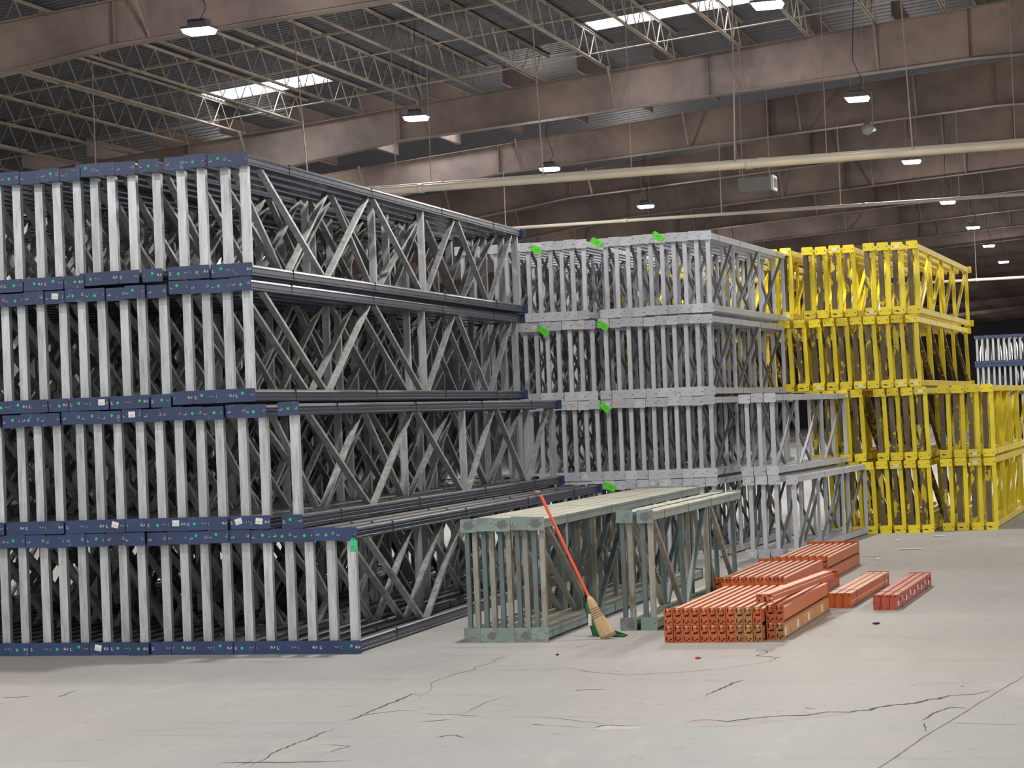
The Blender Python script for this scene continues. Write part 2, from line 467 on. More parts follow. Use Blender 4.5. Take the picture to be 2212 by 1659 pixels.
# ------------------------------------------------------------------ lamps
M_lampbody = simple('lamp_housing', (.10, .10, .11), .5, .3)
M_lens = simple('lit_lamp_lens', (1, 1, 1), .3, emit=(1.0, .97, .92), power=14)
def lamp_meshes():
    b, l = MB(), MB()
    b.box(-.24, .24, -.17, .17, .02, .06); b.box(-.15, .15, -.1, .1, .06, .13)
    for k in range(9): b.box(-.14 + k * .034, -.13 + k * .034, -.11, .11, .13, .17)
    l.sweep([(-.225, 0), (.225, 0), (.19, .065), (-.19, .065)], (0, -.155, .02), (0, .155, .02), (1, 0, 0))
    return b.mesh('lamp_housing', [M_lampbody]), l.mesh('lens', [M_lens])
lm = lamp_meshes()
rows = [(-13.45, 29.3, [29.3, 39.8, 49.8, 60.6], 'left visible row'),
        (-5.35, 31.5, [31.5, 42.1, 53.9, 65.7, 76.0, 85.6, 96.3], 'right row')]
zl_ = HC + 6.0
allp = []
for ri, (t, _, ps, nm) in enumerate(rows):
    for i, p in enumerate(ps):
        tt = p * ((-.4600, -.3442, -.2765, -.2293) if ri == 0 else (-.1663, -.1259, -.1022, -.0865, -.0755, -.0688, -.0625))[i]
        allp.append((tt, p, 'white glowing ceiling lamp, %s from the camera in the %s' % (ORD[i], nm)))
for t in (-22.5, 6.0, 14.5):
    for i, p in enumerate([-6, 5, 16, 28, 52, 70] if t < 0 else [-6, 5, 16, 28, 40, 52, 70, 90, 110, 130, 150, 170]):  # unseen lamp rows; the right-hand ones lengthened to light the far end
        allp.append((t, p, 'white ceiling lamp out of the picture, at %s' % ('the far left' if t < 0 else ('the right' if t < 8 else 'the far right')) + ', %s in its line' % ORD[i]))
for i, p in enumerate([80, 95, 110, 130, 150, 170]):  # unseen lamps added to brighten the far roof behind the stacks
    allp.append((-15.0, p, 'added unseen fill lamp behind the stacks, %s in the far middle line' % ORD[i]))
for t in (-13.45, -5.35):
    for i, p in enumerate([-4, 7.5, 18.5]):
        allp.append((t, p, 'white ceiling lamp above the camera side, %s in the %s line' % (ORD[i], 'left' if t < -10 else 'right')))
ld = bpy.data.lights.new('lamp_light', 'AREA'); ld.shape = 'RECTANGLE'; ld.size = .45; ld.size_y = .31; ld.energy = LAMP_W; ld.color = (1.0, .965, .92)
lp = bpy.data.lights.new('lamp_spill', 'POINT'); lp.shadow_soft_size = .16; lp.energy = SPILL_W; lp.color = (1.0, .95, .90)
for (t, p, lab) in allp:
    L = link('hanging_lamp', None, None, W(t, p, zl_), RZ)
    tag(L, lab, 'lamp', 'hanging warehouse lamps')
    link('lamp_housing', lm[0], L); link('lens', lm[1], L)
    zt = z_deck(t) - zl_
    c = MB()
    for s in (-1, 1): c.tube([(.12 * s, 0, .14), (.14 * s, 0, zt)], .006, 5)
    link('suspension_cable', c.mesh('suspension_cable', [M_rod]), L)
    c = MB(); c.tube([(0, .02, .15), (.10, .05, .35), (-.08, .1, .8), (.04, .05, zt)], .008, 5)
    link('power_cord', c.mesh('power_cord', [M_dark]), L)
    a = link('lamp_light', ld, L, (0, 0, -.055)); a2 = link('lamp_spill', lp, L, (0, 0, -.22))

# horn speaker and box heater hung from the roof
root = link('horn_loudspeaker', None, None, W(-6.35, 52.8, HC + .128 * 52.8), RZ - .5)
tag(root, 'small grey horn loudspeaker hanging below the girders at upper right', 'loudspeaker')
m = MB(); m.tube([(0, -.14, 0), (0, -.10, 0), (0, .02, 0), (0, .16, 0)], [.17, .15, .07, .05], 16); link('horn', m.mesh('horn', [simple('horn_grey', (.33, .33, .33), .5)], True), root)
m = MB(); m.tube([(0, .1, .04), (0, .1, .95)], .015, 6); link('bracket', m.mesh('bracket', [M_rod]), root)
root = link('unit_heater', None, None, W(-8.55, 49.0, HC + .106 * 49.0), RZ)
tag(root, 'boxy grey unit heater hanging behind the thick pipe', 'heater')
m = MB(); m.box(-.42, .34, -.2, .3, -.14, .14); link('casing', m.mesh('casing', [simple('heater_grey', (.13, .13, .125), .6)]), root)
m = MB(); m.box(.34, .40, -.22, .32, -.17, .17); m.box(.40, .404, -.16, .26, -.11, .11, 1); link('outlet_frame', m.mesh('outlet_frame', [simple('heater_trim', (.4, .4, .39), .5), M_dark]), root)
m = MB()
for a in (-.35, .28): m.tube([(a, 0, .14), (a, 0, z_deck(-8.55) - HC - .106 * 49)], .01, 5)
link('hanger_rod', m.mesh('hanger_rod', [M_rod]), root)

# ------------------------------------------------------------------ rack frames
def col_mesh(kind, L, w, h, mat):
    m = MB()
    if kind == 'blue':
        half = [(.30*w, h/2), (.44*w, h*.40), (.5*w, h*.26), (.5*w, h*.20), (.44*w, h*.17), (.44*w, h*.08), (.49*w, h*.04), (.49*w, -h*.22), (.43*w, -h*.27), (.5*w, -h*.33), (.5*w, -h*.44), (.46*w, -h/2)]
    elif kind == 'grey':
        half = [(.49*w, h/2), (.5*w, h*.48), (.5*w, h*.12), (.47*w, h*.10), (.47*w, h*.04), (.5*w, h*.02), (.5*w, -h*.5)]
    else:
        half = [(.48*w, h/2), (.5*w, h*.47), (.5*w, -h*.47), (.48*w, -h/2)]
    prof = half + [(-a, b) for (a, b) in reversed(half)]
    # profile coordinates: a -> x, b -> z  (sweep's second axis is axis x xdir = y x x = -z)
    m.sweep([(a, -b) for a, b in prof], (0, .006, 0), (0, L - .006, 0), (1, 0, 0))
    # banding seams
    for s in (.12 * L, .37 * L, .63 * L, .86 * L):
        m.box(-w/2 - .0012, w/2 + .0012, s, s + .008, -h/2 - .001, h/2 + .0012, 1)
    return m.mesh('column', [mat, M_dark])

def C_prof(w, d, t=.004):
    # open channel: back (web) along +a side width w, flanges depth d toward -b
    return [(-w/2, 0), (w/2, 0), (w/2, d), (w/2 - t*2.6, d), (w/2 - t*2.6, d - t), (w/2 - t, d - t), (w/2 - t, t), (-w/2 + t, t), (-w/2 + t, d - t), (-w/2 + t*2.6, d - t), (-w/2 + t*2.6, d), (-w/2, d)]
def plate_mesh(w, h, seed, mat, style):
    rg = random.Random(seed); m = MB()
    c = .006 if style == 'blue' else (.012 if style == 'yellow' else .004)
    pr = [(-w/2 + c, -h/2), (w/2 - c, -h/2), (w/2, -h/2 + c), (w/2, h/2 - c), (w/2 - c, h/2), (-w/2 + c, h/2), (-w/2, h/2 - c), (-w/2, -h/2 + c)]
    b = len(m.v)
    for y in (0, .006): m.v += [(a, y, z) for a, z in pr]
    n = 8
    m.f.append(tuple(b + i for i in range(n))); m.m.append(0)
    m.f.append(tuple(b + n + i for i in reversed(range(n)))); m.m.append(0)
    for i in range(n):
        j = (i + 1) % n; m.f.append((b + i, b + n + i, b + n + j, b + j)); m.m.append(0)
    pos = [(-.36 * w, 0), (.36 * w, .05 * h)] if style != 'grey' else [(-.34 * w, .02), (.30 * w, -.01), (.42 * w, -.01)][: 2 + seed % 2]
    for (x, z) in pos:
        if style == 'blue':
            m.disc(x + rg.uniform(-.006, .006), -.0006, z - .003, rg.uniform(.007, .019), rg.uniform(.007, .015), 2, 11, .45, rg)
            m.disc(x, -.0012, z, .007, .007, 1, 10)
        elif style == 'green':
            m.disc(x, -.0006, z, .011, .011, 2, 9, .3, rg); m.disc(x, -.0012, z, .006, .006, 1, 8)
        elif style == 'yellow':
            m.disc(x, -.0008, z - .01, .008, .008, 1, 8)
        else:
            m.disc(x, -.0008, z, .006, .006, 1, 8)
    if style == 'green' and seed % 2:
        m.disc(rg.uniform(-.03, .03), -.0004, rg.uniform(-.01, .01), .045, .04, 3, 16, .25, rg)
    if style == 'yellow' and seed == 4:
        m.disc(rg.uniform(-.04, .04), -.0004, rg.uniform(-.02, .02), .028, .012, 3, 14, .5, rg)
    return m.mesh('foot_plate', [mat, M_hole, M_chip, simple('scuffed_patch', (.16, .16, .17), .7) if style == 'green' else M_dark])

SPEC = {
 'blue': dict(H=1.075, hp=.115, wp=.195, cw=.105, ch=.098, L=8.95, mat=M_blue, cm=M_bluecol, sm=M_galv, dm=M_galvd, style='blue', ck='blue',
    struts=[(.12, 0, .078, .05), (4.98, 0, .07, .045), (8.75, 0, .078, .05)], sw=.0,
    diags=[(.45, 1, 1.90, 0), (2.05, 0, 3.25, 1), (3.42, 1, 4.85, 0), (5.1, 0, 6.15, 1), (6.3, 1, 7.4, 0), (7.55, 0, 8.55, 1)], dw=.060, dd=.028),
 'grey': dict(H=1.065, hp=.118, wp=.153, cw=.078, ch=.078, L=4.85, mat=M_grey, cm=M_greycol, sm=M_grey, dm=M_greybr, style='grey', ck='grey',
    struts=[(.09, 0, .052, .04), (1.5, 0, .04, .03), (3.1, 0, .04, .03), (4.72, 0, .05, .035)],
    diags=[(.2, 0, 1.42, 1), (1.6, 0, 3.02, 1), (3.2, 0, 4.62, 1)], dw=.032, dd=.03),
 'yellow': dict(H=1.08, hp=.118, wp=.172, cw=.08, ch=.085, L=7.2, mat=M_yel, cm=M_yelcol, sm=M_yel, dm=M_yelbr, style='yellow', ck='plain',
    struts=[(.09, .052, .06, .05, 0), (.09, -.045, .075, .05, 1), (2.0, 0, .05, .04, 0), (3.55, 0, .05, .04, 0), (5.1, 0, .05, .04, 0), (7.05, 0, .06, .04, 0)],
    diags=[(.3, 0, 1.92, 1), (2.1, 0, 3.47, 1), (3.65, 0, 5.02, 1), (5.2, 0, 6.9, 1)], dw=.045, dd=.035),
 'green': dict(H=1.08, hp=.118, wp=.152, cw=.132, ch=.08, L=6.5, mat=M_green, cm=M_greencol, sm=M_greenbr2, dm=M_greenbr, style='green', ck='plain',
    struts=[(.13, .01, .045, .045, 0), (.11, -.055, .04, .04, 1), (1.75, 0, .04, .04, 1), (1.9, .0, .045, .04, 0), (3.3, 0, .045, .04, 0), (4.7, 0, .045, .04, 1), (6.3, 0, .045, .04, 0)],
    diags=[(.3, 1, 1.7, 0), (2.0, 0, 3.2, 1), (3.4, 1, 4.6, 0), (4.8, 0, 6.2, 1)], dw=.045, dd=.035),
}
import copy as _cp
SPEC['green_short'] = _cp.copy(SPEC['green']); SPEC['green_short'].update(L=4.0,
    struts=[(.13, .01, .045, .045, 0), (.11, -.055, .04, .04, 1), (1.4, 0, .045, .04, 1), (2.5, 0, .045, .04, 0), (2.62, 0, .04, .04, 1), (3.85, 0, .045, .04, 1)],
    diags=[(.25, 1, 1.3, 0), (1.5, 0, 2.42, 1), (2.7, 1, 3.75, 0)])
def mirrored(sp, L):
    q = _cp.copy(sp)
    q['struts'] = sorted((L - a[0],) + tuple(a[1:]) for a in sp['struts'])
    q['diags'] = sorted((L - d[2], d[3], L - d[0], d[1]) for d in sp['diags'])
    return q
SPEC['blue_b'] = mirrored(SPEC['blue'], 8.9)
SPEC['blue_c'] = _cp.copy(SPEC['blue']); SPEC['blue_c'].update(
    struts=[(.12, 0, .078, .05), (3.05, 0, .07, .045), (6.1, 0, .07, .045), (8.75, 0, .078, .05)],
    diags=[(.4, 1, 1.62, 0), (1.75, 0, 2.92, 1), (3.2, 1, 4.5, 0), (4.65, 0, 5.95, 1), (6.25, 1, 7.35, 0), (7.5, 0, 8.6, 1)])
SPEC['blue_far'] = _cp.copy(SPEC['blue'])
CACHE = {}
def get(key, fn):
    if key not in CACHE: CACHE[key] = fn()
    return CACHE[key]
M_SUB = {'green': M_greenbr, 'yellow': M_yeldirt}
def frame(kind, t, p, z, yaw, label, group, flip=False, seed=0, stickers=(), lean=0.0):
    """t = right edge of the plates, p = front face; z = bottom"""
    yaw -= YAW
    s = SPEC[kind]; H, hp, wp, L = s['H'], s['hp'], s['wp'], s['L']
    loc = W(t, p, z) - Vector((math.cos(R(yaw)), -math.sin(R(yaw)), 0)) * (wp / 2)
    root = link('rack_frame', None, None, loc, -R(yaw)); root.rotation_euler = (0, lean, -R(yaw))
    tag(root, label, 'rack frame', group)
    cme = get((kind, 'col'), lambda: col_mesh(s['ck'], L, s['cw'], s['ch'], s['cm']))
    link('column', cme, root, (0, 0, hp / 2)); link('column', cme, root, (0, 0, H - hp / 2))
    plates = []
    for i, (y, zz) in enumerate(((0, H - hp / 2), (0, hp / 2), (L, H - hp / 2), (L, hp / 2))):
        v = (seed * 3 + i) % 6
        pme = get((kind, 'plate', v), lambda: plate_mesh(wp, hp, v, s['mat'], s['style']))
        o = link('foot_plate', pme, root, (0, y, zz + ((seed * 7 + i * 3) % 5 - 2) * .0028 * (1 if i % 2 == 0 else 0)), math.pi if i > 1 else 0)
        plates.append(o)
    zb, zt = hp * .5 + s['ch'] * .42, H - hp * .5 - s['ch'] * .42
    for k, st in enumerate(s['struts']):
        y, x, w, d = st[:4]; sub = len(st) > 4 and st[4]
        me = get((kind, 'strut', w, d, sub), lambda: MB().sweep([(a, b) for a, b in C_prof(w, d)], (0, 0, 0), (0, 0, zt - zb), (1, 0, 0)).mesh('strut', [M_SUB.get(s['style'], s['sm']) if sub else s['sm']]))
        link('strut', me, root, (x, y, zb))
    for k, (y0, e0, y1, e1) in enumerate(s['diags']):
        if flip: e0, e1 = 1 - e0, 1 - e1
        a = (0, 0, zt - .01 if e0 else zb + .01); b = (0, y1 - y0, zt - .01 if e1 else zb + .01)
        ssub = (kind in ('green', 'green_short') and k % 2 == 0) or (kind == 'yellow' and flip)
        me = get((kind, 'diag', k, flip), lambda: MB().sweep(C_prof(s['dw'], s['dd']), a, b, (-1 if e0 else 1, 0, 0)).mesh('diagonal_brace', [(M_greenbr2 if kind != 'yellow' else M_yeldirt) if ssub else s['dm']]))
        link('diagonal_brace', me, root, (0, y0, 0))
    for (pi, what, x, zz, rot) in stickers:
        if what == 'dot':
            me = get('dot', lambda: MB().disc(0, -.0018, 0, .0135, .0135, 0, 16).mesh('dot_sticker', [M_dot]))
            o = link('dot_sticker', me, plates[pi], (x, 0, zz)); o['label'] = 'small green dot sticker'
        else:
            mt = {'white': M_label, 'paper': M_paper, 'peach': M_peach}[what]
            me = get(('lab', what), lambda: MB().box(-.032, .032, -.002, 0, -.026, .026).mesh('paper_label', [mt]))
            o = link('paper_label', me, plates[pi], (x, -.0008, zz)); o.rotation_euler = (0, rot, 0); o['label'] = 'white paper label' if what != 'peach' else 'peach coloured paper label'
    return root

def stickset(kind, seed, rg):
    out = []
    if kind == 'blue':
        for pi in (0, 1):
            r_ = rg.random()
            if r_ < .42: out.append((pi, 'dot', rg.choice((0.0, .01, -.02)), rg.uniform(-.01, .02), 0))
            elif r_ < .47: out.append((pi, 'white', rg.uniform(-.03, .03), .01, rg.uniform(-.3, .3)))
    elif kind == 'grey':
        for pi in (0, 1):
            r_ = rg.random()
            if r_ < .10: out.append((pi, 'paper', rg.uniform(-.02, .02), 0, 0))
            elif r_ < .13: out.append((pi, 'peach', 0, 0, 0))
    elif kind == 'yellow':
        for pi in (0, 1):
            if rg.random() < .14: out.append((pi, 'paper', 0, -.01, 0))
    return out

def tier(kind, ts, p, z, yaw, where, group, flip=False, zs=None, jit=.02, yawj=.15, look='', seed0=0, lean=0.0):
    rg = random.Random(hash((kind, len(ts))) % 1000 * 0 + seed0)
    for i, t in enumerate(ts):
        zz = z if zs is None else zs(t)
        if kind == 'grey': flip = i % 2 == 1
        kk = kind if kind != 'blue' or i == 0 else ('blue', 'blue_b', 'blue_c')[(i * 5 + seed0) % 3]
        frame(kk, t, p + rg.uniform(-jit, jit), zz, yaw + rg.uniform(-yawj, yawj), ('%s, %s from the right %s' % (look, ORD[i], where)) if len(ts) > 1 else '%s %s' % (look, where), group, flip, seed0 + i, stickset(kind, i, rg), lean)

# --- blue stack -----------------------------------------------------
BP, BY, bp = 16.93, 15.75, .198
def run(a, n, pitch): return [a - pitch * k for k in range(n)]
look = 'blue-ended galvanized rack frame'; gb = 'blue and galvanized rack frames stacked at left'
tier('blue', run(-6.50, 32, bp), BP, 0, BY, 'in the blue floor tier', gb, look=look, seed0=1)
tier('blue', [-7.0] + run(-7.29, 28, bp), BP, 1.08, BY, 'in the second blue tier from the floor', gb, look=look, seed0=2, zs=lambda t: 1.08)
t3 = run(-7.385, 4, bp) + run(-8.195, 23, bp)
tier('blue', t3, BP, 2.17, BY, 'in the third blue tier from the floor', gb, look=look, seed0=4, zs=lambda t: 2.178 if t > -8.18 else 2.162)
t4 = run(-7.375, 4, bp) + [-8.225, -8.445, -8.643, -8.841] + run(-8.99, 19, bp)
tier('blue', t4, BP, 3.26, BY, 'in the topmost blue tier', gb, look=look, seed0=5, zs=lambda t: 3.265 if t > -8.2 else (3.262 if t > -8.95 else 3.245))

# --- grey stack -----------------------------------------------------
GPl = 27.36; gp = .154; look = 'light grey rack frame'; gg = 'light grey rack frames stacked in the middle'
tier('grey', [-4.42], GPl, 0, 20.5, 'at the right edge of the grey floor tier', gg, look='narrow lone light grey rack frame')
tier('grey', run(-4.65, 3, .168), GPl, 0, 20.3, 'in the grey floor tier group of three', gg, look=look, seed0=11)
tier('grey', run(-5.47, 21, gp), GPl, 0, 19.5, 'in the long grey floor tier row', gg, look=look, seed0=12)
tier('grey', run(-4.66, 3, .168), GPl, 1.07, 20.3, 'in the second grey tier group of three', gg, look=look, seed0=13)
tier('grey', run(-5.46, 22, gp), GPl, 1.07, 19.5, 'in the long second grey tier', gg, look=look, seed0=14)
tier('grey', run(-5.45, 10, gp) + run(-7.03, 12, gp), GPl, 2.14, 19.3, 'in the third grey tier', gg, look=look, seed0=15)
tier('grey', run(-5.415, 10, gp) + run(-7.10, 12, gp), GPl, 3.21, 19.3, 'in the top tier of grey frames', gg, look=look, seed0=16, zs=lambda t: 3.225 if t > -6.2 else 3.215)

# --- yellow stacks ----------------------------------------------------
YP = 32.04; YY = 18.3; look = 'yellow rack frame'; gy = 'yellow rack frames in the tall stack'; ln = -.0
left_hidden = run(-5.75, 6, .4)
tier('yellow', run(-3.17, 8, .208), YP, 0, YY, 'in the tall stack floor tier', gy, look=look, seed0=21, flip=True, lean=-.026)
tier('yellow', [-3.18, -3.38, -3.59, -3.79, -4.13, -4.34, -4.55, -4.76], YP, 1.085, YY, 'in the tall stack second tier', gy, look=look, seed0=22, flip=True, lean=-.026)
tier('yellow', [-3.27, -3.48, -3.68, -3.89, -4.09, -4.30, -4.50, -4.71, -4.94, -5.17] + left_hidden, YP, 2.17, YY, 'in the tall stack third tier', gy, look=look, seed0=23, flip=True, lean=-.026)
tier('yellow', [-3.24, -3.46, -3.67, -3.88, -4.18, -4.39, -4.60, -4.80, -5.13, -5.34] + left_hidden, YP, 3.262, YY, 'in the tall stack top tier', gy, look=look, seed0=24)
gy2 = 'yellow rack frames in the low stack'
for z, w in ((0, 'floor tier'), (1.09, 'upper tier')):
    tier('yellow', run(-2.265, 4, .212), 32.35, z, YY, 'in the %s of the low yellow stack' % w, gy2, look=look, seed0=25 + int(z))

# --- green piles ----------------------------------------------------
look = 'worn sage green rack frame'
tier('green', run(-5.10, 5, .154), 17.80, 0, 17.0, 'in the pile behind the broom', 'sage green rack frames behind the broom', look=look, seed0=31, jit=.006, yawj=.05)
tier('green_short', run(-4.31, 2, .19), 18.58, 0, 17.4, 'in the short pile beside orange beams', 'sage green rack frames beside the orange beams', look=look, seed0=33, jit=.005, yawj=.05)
# --- distant blue stack
look = 'distant blue-ended rack frame'
for z, w in ((1.1, 'second'), (2.18, 'third'), (3.26, 'top')):
    tier('blue_far', run(-1.55, 24, .2), 82, z + .0, 15, 'in the far %s tier' % w, 'distant blue rack frames', look=look, seed0=41)
tier('blue_far', run(-1.55, 24, .2), 82, .02, 15, 'in the far floor tier', 'distant blue rack frames', look=look, seed0=44)

# ------------------------------------------------------------------ orange beams
def beam_meshes(style, L=2.47, w=.074, h=.145, mats=None, seed=0):
    body, end = MB(), MB()
    bw = w - .010
    # step beam section (x,z): taller on one side with a ledge
    pr = [(-bw/2, .012), (bw/2, .012), (bw/2, .118), (-bw*.12, .118), (-bw*.12, .100), (-bw/2, .100)] if style == 'step' else [(-bw/2, .01), (bw/2, .01), (bw/2, .05), (bw/2 - .012, .055), (bw/2 - .012, .09), (bw/2, .095), (bw/2, .135), (-bw/2, .135)]
    body.sweep([(a, -b) for a, b in pr], (0, .004, 0), (0, L - .004, 0), (1, 0, 0))
    rg = random.Random(seed)
    end.box(-w/2 + .001, w/2 - .001, 0, .004, .001, h - .001)
    end.box(w/2 - .004, w/2 - .001, .004, .04, .001, h - .001)
    if style == 'step':
        z0 = h / 2
        for (x, z, rx, rz) in ((-.004, z0 + .004, .0085, .0075), (.015, z0 + .006, .0085, .0075), (-.02, z0 + .045, .004, .018), (.02, z0 + .045, .006, .006), (-.02, z0 - .04, .004, .017), (.018, z0 - .045, .009, .005), (.002, z0 - .058, .008, .004), (.026, z0 + .02, .003, .01)):
            end.disc(x, -.0008, z, rx * 1.3, rz * 1.2, 1, 10)
        end.disc(.0, -.0009, h - .012, .008, .005, 2, 9)
    else:
        for (x, z) in ((.02, h - .02), (.02, .02), (-.024, h - .02)): end.disc(x, -.0008, z, .006, .006, 1, 8)
    return body, end
def bmesh_pair(key, style, mb, me_, L=2.47, w=.074, h=.145, seed=0):
    def mk():
        a, b = beam_meshes(style, L, w, h, seed=seed)
        return a.mesh('beam_body', [mb]), b.mesh('end_connector', [me_, M_hole, M_paper])
    return get(('beam', key, L), mk)
def beam(key, style, mats, t, p, z, yaw, label, group, L=2.47, roll=0, pitch=0, labels=0):
    a, b = bmesh_pair(key, style, mats[0], mats[1], L)
    yaw -= YAW
    loc = W(t, p, z) - Vector((math.cos(R(yaw)), -math.sin(R(yaw)), 0)) * .037
    root = link('rack_beam', None, None, loc); root.rotation_mode = 'YXZ'
    root.matrix_world = Matrix.Translation(loc) @ Matrix.Rotation(-R(yaw), 4, 'Z') @ Matrix.Rotation(pitch, 4, 'X') @ Matrix.Rotation(roll, 4, 'Y')
    root.rotation_mode = 'XYZ'
    tag(root, label, 'beam', group)
    link('beam_body', a, root); link('end_connector', b, root)
    o = link('end_connector', b, root, (0, L, 0), math.pi)
    for k in range(labels):
        y = .10 + (L - .3) * k / max(1, labels - 1) if labels > 4 else (.09, .72, 1.3, 2.05)[k]
        m = get('beamlabel', lambda: MB().box(0, .0015, -.045, .045, -.032, .032).mesh('paper_label', [M_paper]))
        q = link('paper_label', m, root, (.032, y, .064 if labels < 5 else .055 + .03 * (k % 2))); q['label'] = 'white paper label'
        if labels > 4: q.scale = (1, .75, .7)
    return root
OY = 17.2
def color_for(i, row):   # right to left index
    if i in (2, 3, 4) and row == 0: return 'tan'
    if i in (3, 4) and row == 1: return 'tan'
    if i == 0 and row == 0: return 'tan'
    return 'or'
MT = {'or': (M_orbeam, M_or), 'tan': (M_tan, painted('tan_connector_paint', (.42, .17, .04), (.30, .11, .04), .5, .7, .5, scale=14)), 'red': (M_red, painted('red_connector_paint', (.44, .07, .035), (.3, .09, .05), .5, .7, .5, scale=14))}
for row, rn in ((0, 'floor layer'), (1, 'upper layer')):
    for i in range(13):
        t = -3.035 - .0745 * i if i < 2 else -3.195 - .0755 * (i - 2)
        p = 17.76 if i < 2 else 17.6 + .01 * ((i * 7) % 3 - 1)
        c = color_for(i, row)
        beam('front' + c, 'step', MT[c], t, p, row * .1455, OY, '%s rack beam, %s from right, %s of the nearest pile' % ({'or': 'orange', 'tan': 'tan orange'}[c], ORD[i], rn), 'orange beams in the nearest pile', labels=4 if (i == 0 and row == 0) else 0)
for (nm, tr, p, n) in (('middle', -3.53, 20.75, 9), ('farthest', -3.50, 23.5, 8)):
    for row, rn in ((0, 'floor layer'), (1, 'upper layer')):
        for i in range(n):
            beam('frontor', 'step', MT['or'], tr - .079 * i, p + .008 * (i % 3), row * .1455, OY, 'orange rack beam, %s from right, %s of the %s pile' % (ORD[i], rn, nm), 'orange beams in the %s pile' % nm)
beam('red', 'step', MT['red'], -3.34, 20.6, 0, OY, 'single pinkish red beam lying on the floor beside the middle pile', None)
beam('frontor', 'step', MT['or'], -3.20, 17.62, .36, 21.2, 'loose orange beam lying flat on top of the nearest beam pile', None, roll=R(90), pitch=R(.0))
for (c, nm, tr, p, lab_n, cl) in (('tan', 'left', -2.84, 20.44, 0, 'orange'), ('red', 'right', -2.37, 20.19, 9, 'red')):
    for i in range(3):
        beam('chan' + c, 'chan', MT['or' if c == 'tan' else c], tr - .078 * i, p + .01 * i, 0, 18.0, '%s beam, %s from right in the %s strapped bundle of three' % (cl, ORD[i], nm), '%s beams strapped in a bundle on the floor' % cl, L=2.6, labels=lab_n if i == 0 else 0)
    for k, y in enumerate((.33, 2.2)):
        m = MB()
        ring = [(-.24, -.001, -.0), (.008, -.001, 0), (.008, -.001, .148), (-.24, -.001, .148)]
        for a, b in ((0, 1), (1, 2), (2, 3), (3, 0)):
            m.sweep([(-.006, -.001), (.006, -.001), (.006, .001), (-.006, .001)], (ring[a][0], y, ring[a][2] + .001), (ring[b][0], y, ring[b][2] + .001), (0, 1, 0))
        o = link('steel_strap', m.mesh('steel_strap', [M_wire]), None, W(tr, p, 0), -R(18.0 - YAW))
        tag(o, 'thin dark strap around the %s beam bundle, near its %s end' % (nm, 'front' if k == 0 else 'rear'), 'strap')

# ------------------------------------------------------------------ lime tags
def tag_thing(t, p, z, mat, label, rot, w=.085, h=.165, holder=True):
    root = link('hanging_tag', None, None, W(t, p, z), RZ)
    tag(root, label, 'tag', 'green card tags tied to the racks')
    m = MB(); c = .02
    pr = [(-w/2, -h), (w/2, -h), (w/2, -c), (w/2 - c, 0), (-w/2 + c, 0), (-w/2, -c)]
    m.sweep([(a, -b) for a, b in pr], (0, 0, 0), (0, .0015, 0), (1, 0, 0))
    m.disc(0, -.0006, -.014, .006, .006, 1, 8)
    for k in range(3): m.box(-.02, .015 + .005 * k, -.0006, 0, -.075 - .02 * k, -.072 - .02 * k, 1)
    o = link('card', m.mesh('card', [mat, M_hole]), root); o.rotation_euler = (0, rot, 0)
    m = MB(); m.tube([(0, -.002, -.01), (-.004, 0, .02), (.0, .01, .05), (.003, .0, .02), (0, -.002, -.01)], .0013, 5)
    link('tie_wire', m.mesh('tie_wire', [M_wire]), root)
for (t, z, lab, rot) in ((-7.86, 4.22, 'at the upper left corner of the top grey tier', -1.05), (-7.03, 4.27, 'at the middle of the top grey tier', -1.0), (-6.19, 4.30, 'nearest the right end of the top grey tier', -.95),
                    (-7.80, 3.14, 'left, under the top grey tier', -.9), (-6.98, 3.17, 'middle, under the top grey tier', -.9), (-6.99, 2.10, 'below the third grey tier', -.75), (-6.98, 1.02, 'lowest, just above the green frames', -1.1)):
    tag_thing(t, 27.36 - .03, z, M_tag, 'lime green tag on grey frames, ' + lab, rot)
tag_thing(-6.53, 16.9, .985, M_tag2, 'emerald green tag hanging from the right corner of the blue floor tier', 0, .055, .115)

# ------------------------------------------------------------------ broom and dustpan
def place_axis(root, a, b):
    a, b = Vector(a), Vector(b)
    zax = (b - a).normalized(); q = zax.to_track_quat('Z', 'Y')
    root.rotation_mode = 'QUATERNION'; root.rotation_quaternion = q; root.location = a
M_handle = simple('orange_red_handle', (.75, .10, .035), .35)
def straw():
    k = NT('broom_straw'); v = k.coord(False, (30, 30, 1.2)); a = k.noise(v, 8, 4, .6, .35, .65)
    tc = k.n('ShaderNodeTexCoord'); so = k.n('ShaderNodeSeparateXYZ'); k.l(tc.outputs['Object'], so.inputs[0])
    worn = k.math('LESS_THAN', so.outputs[2], .035)
    c = k.mix(a, (.42, .28, .13), (.66, .49, .27)); c = k.mix(k.math('MULTIPLY', worn, .6), c, (.14, .10, .06))
    return k.set(c, .8)
M_straw = straw()
root = link('broom', None)
A = W(-4.60, 17.93, .005); B = W(-5.15, 17.90, 1.262)
place_axis(root, A, B)
tag(root, 'corn broom with orange handle leaning against the sage green frames', 'broom')
cx = (B - A).length
dirx = Vector((1, 0, 0))
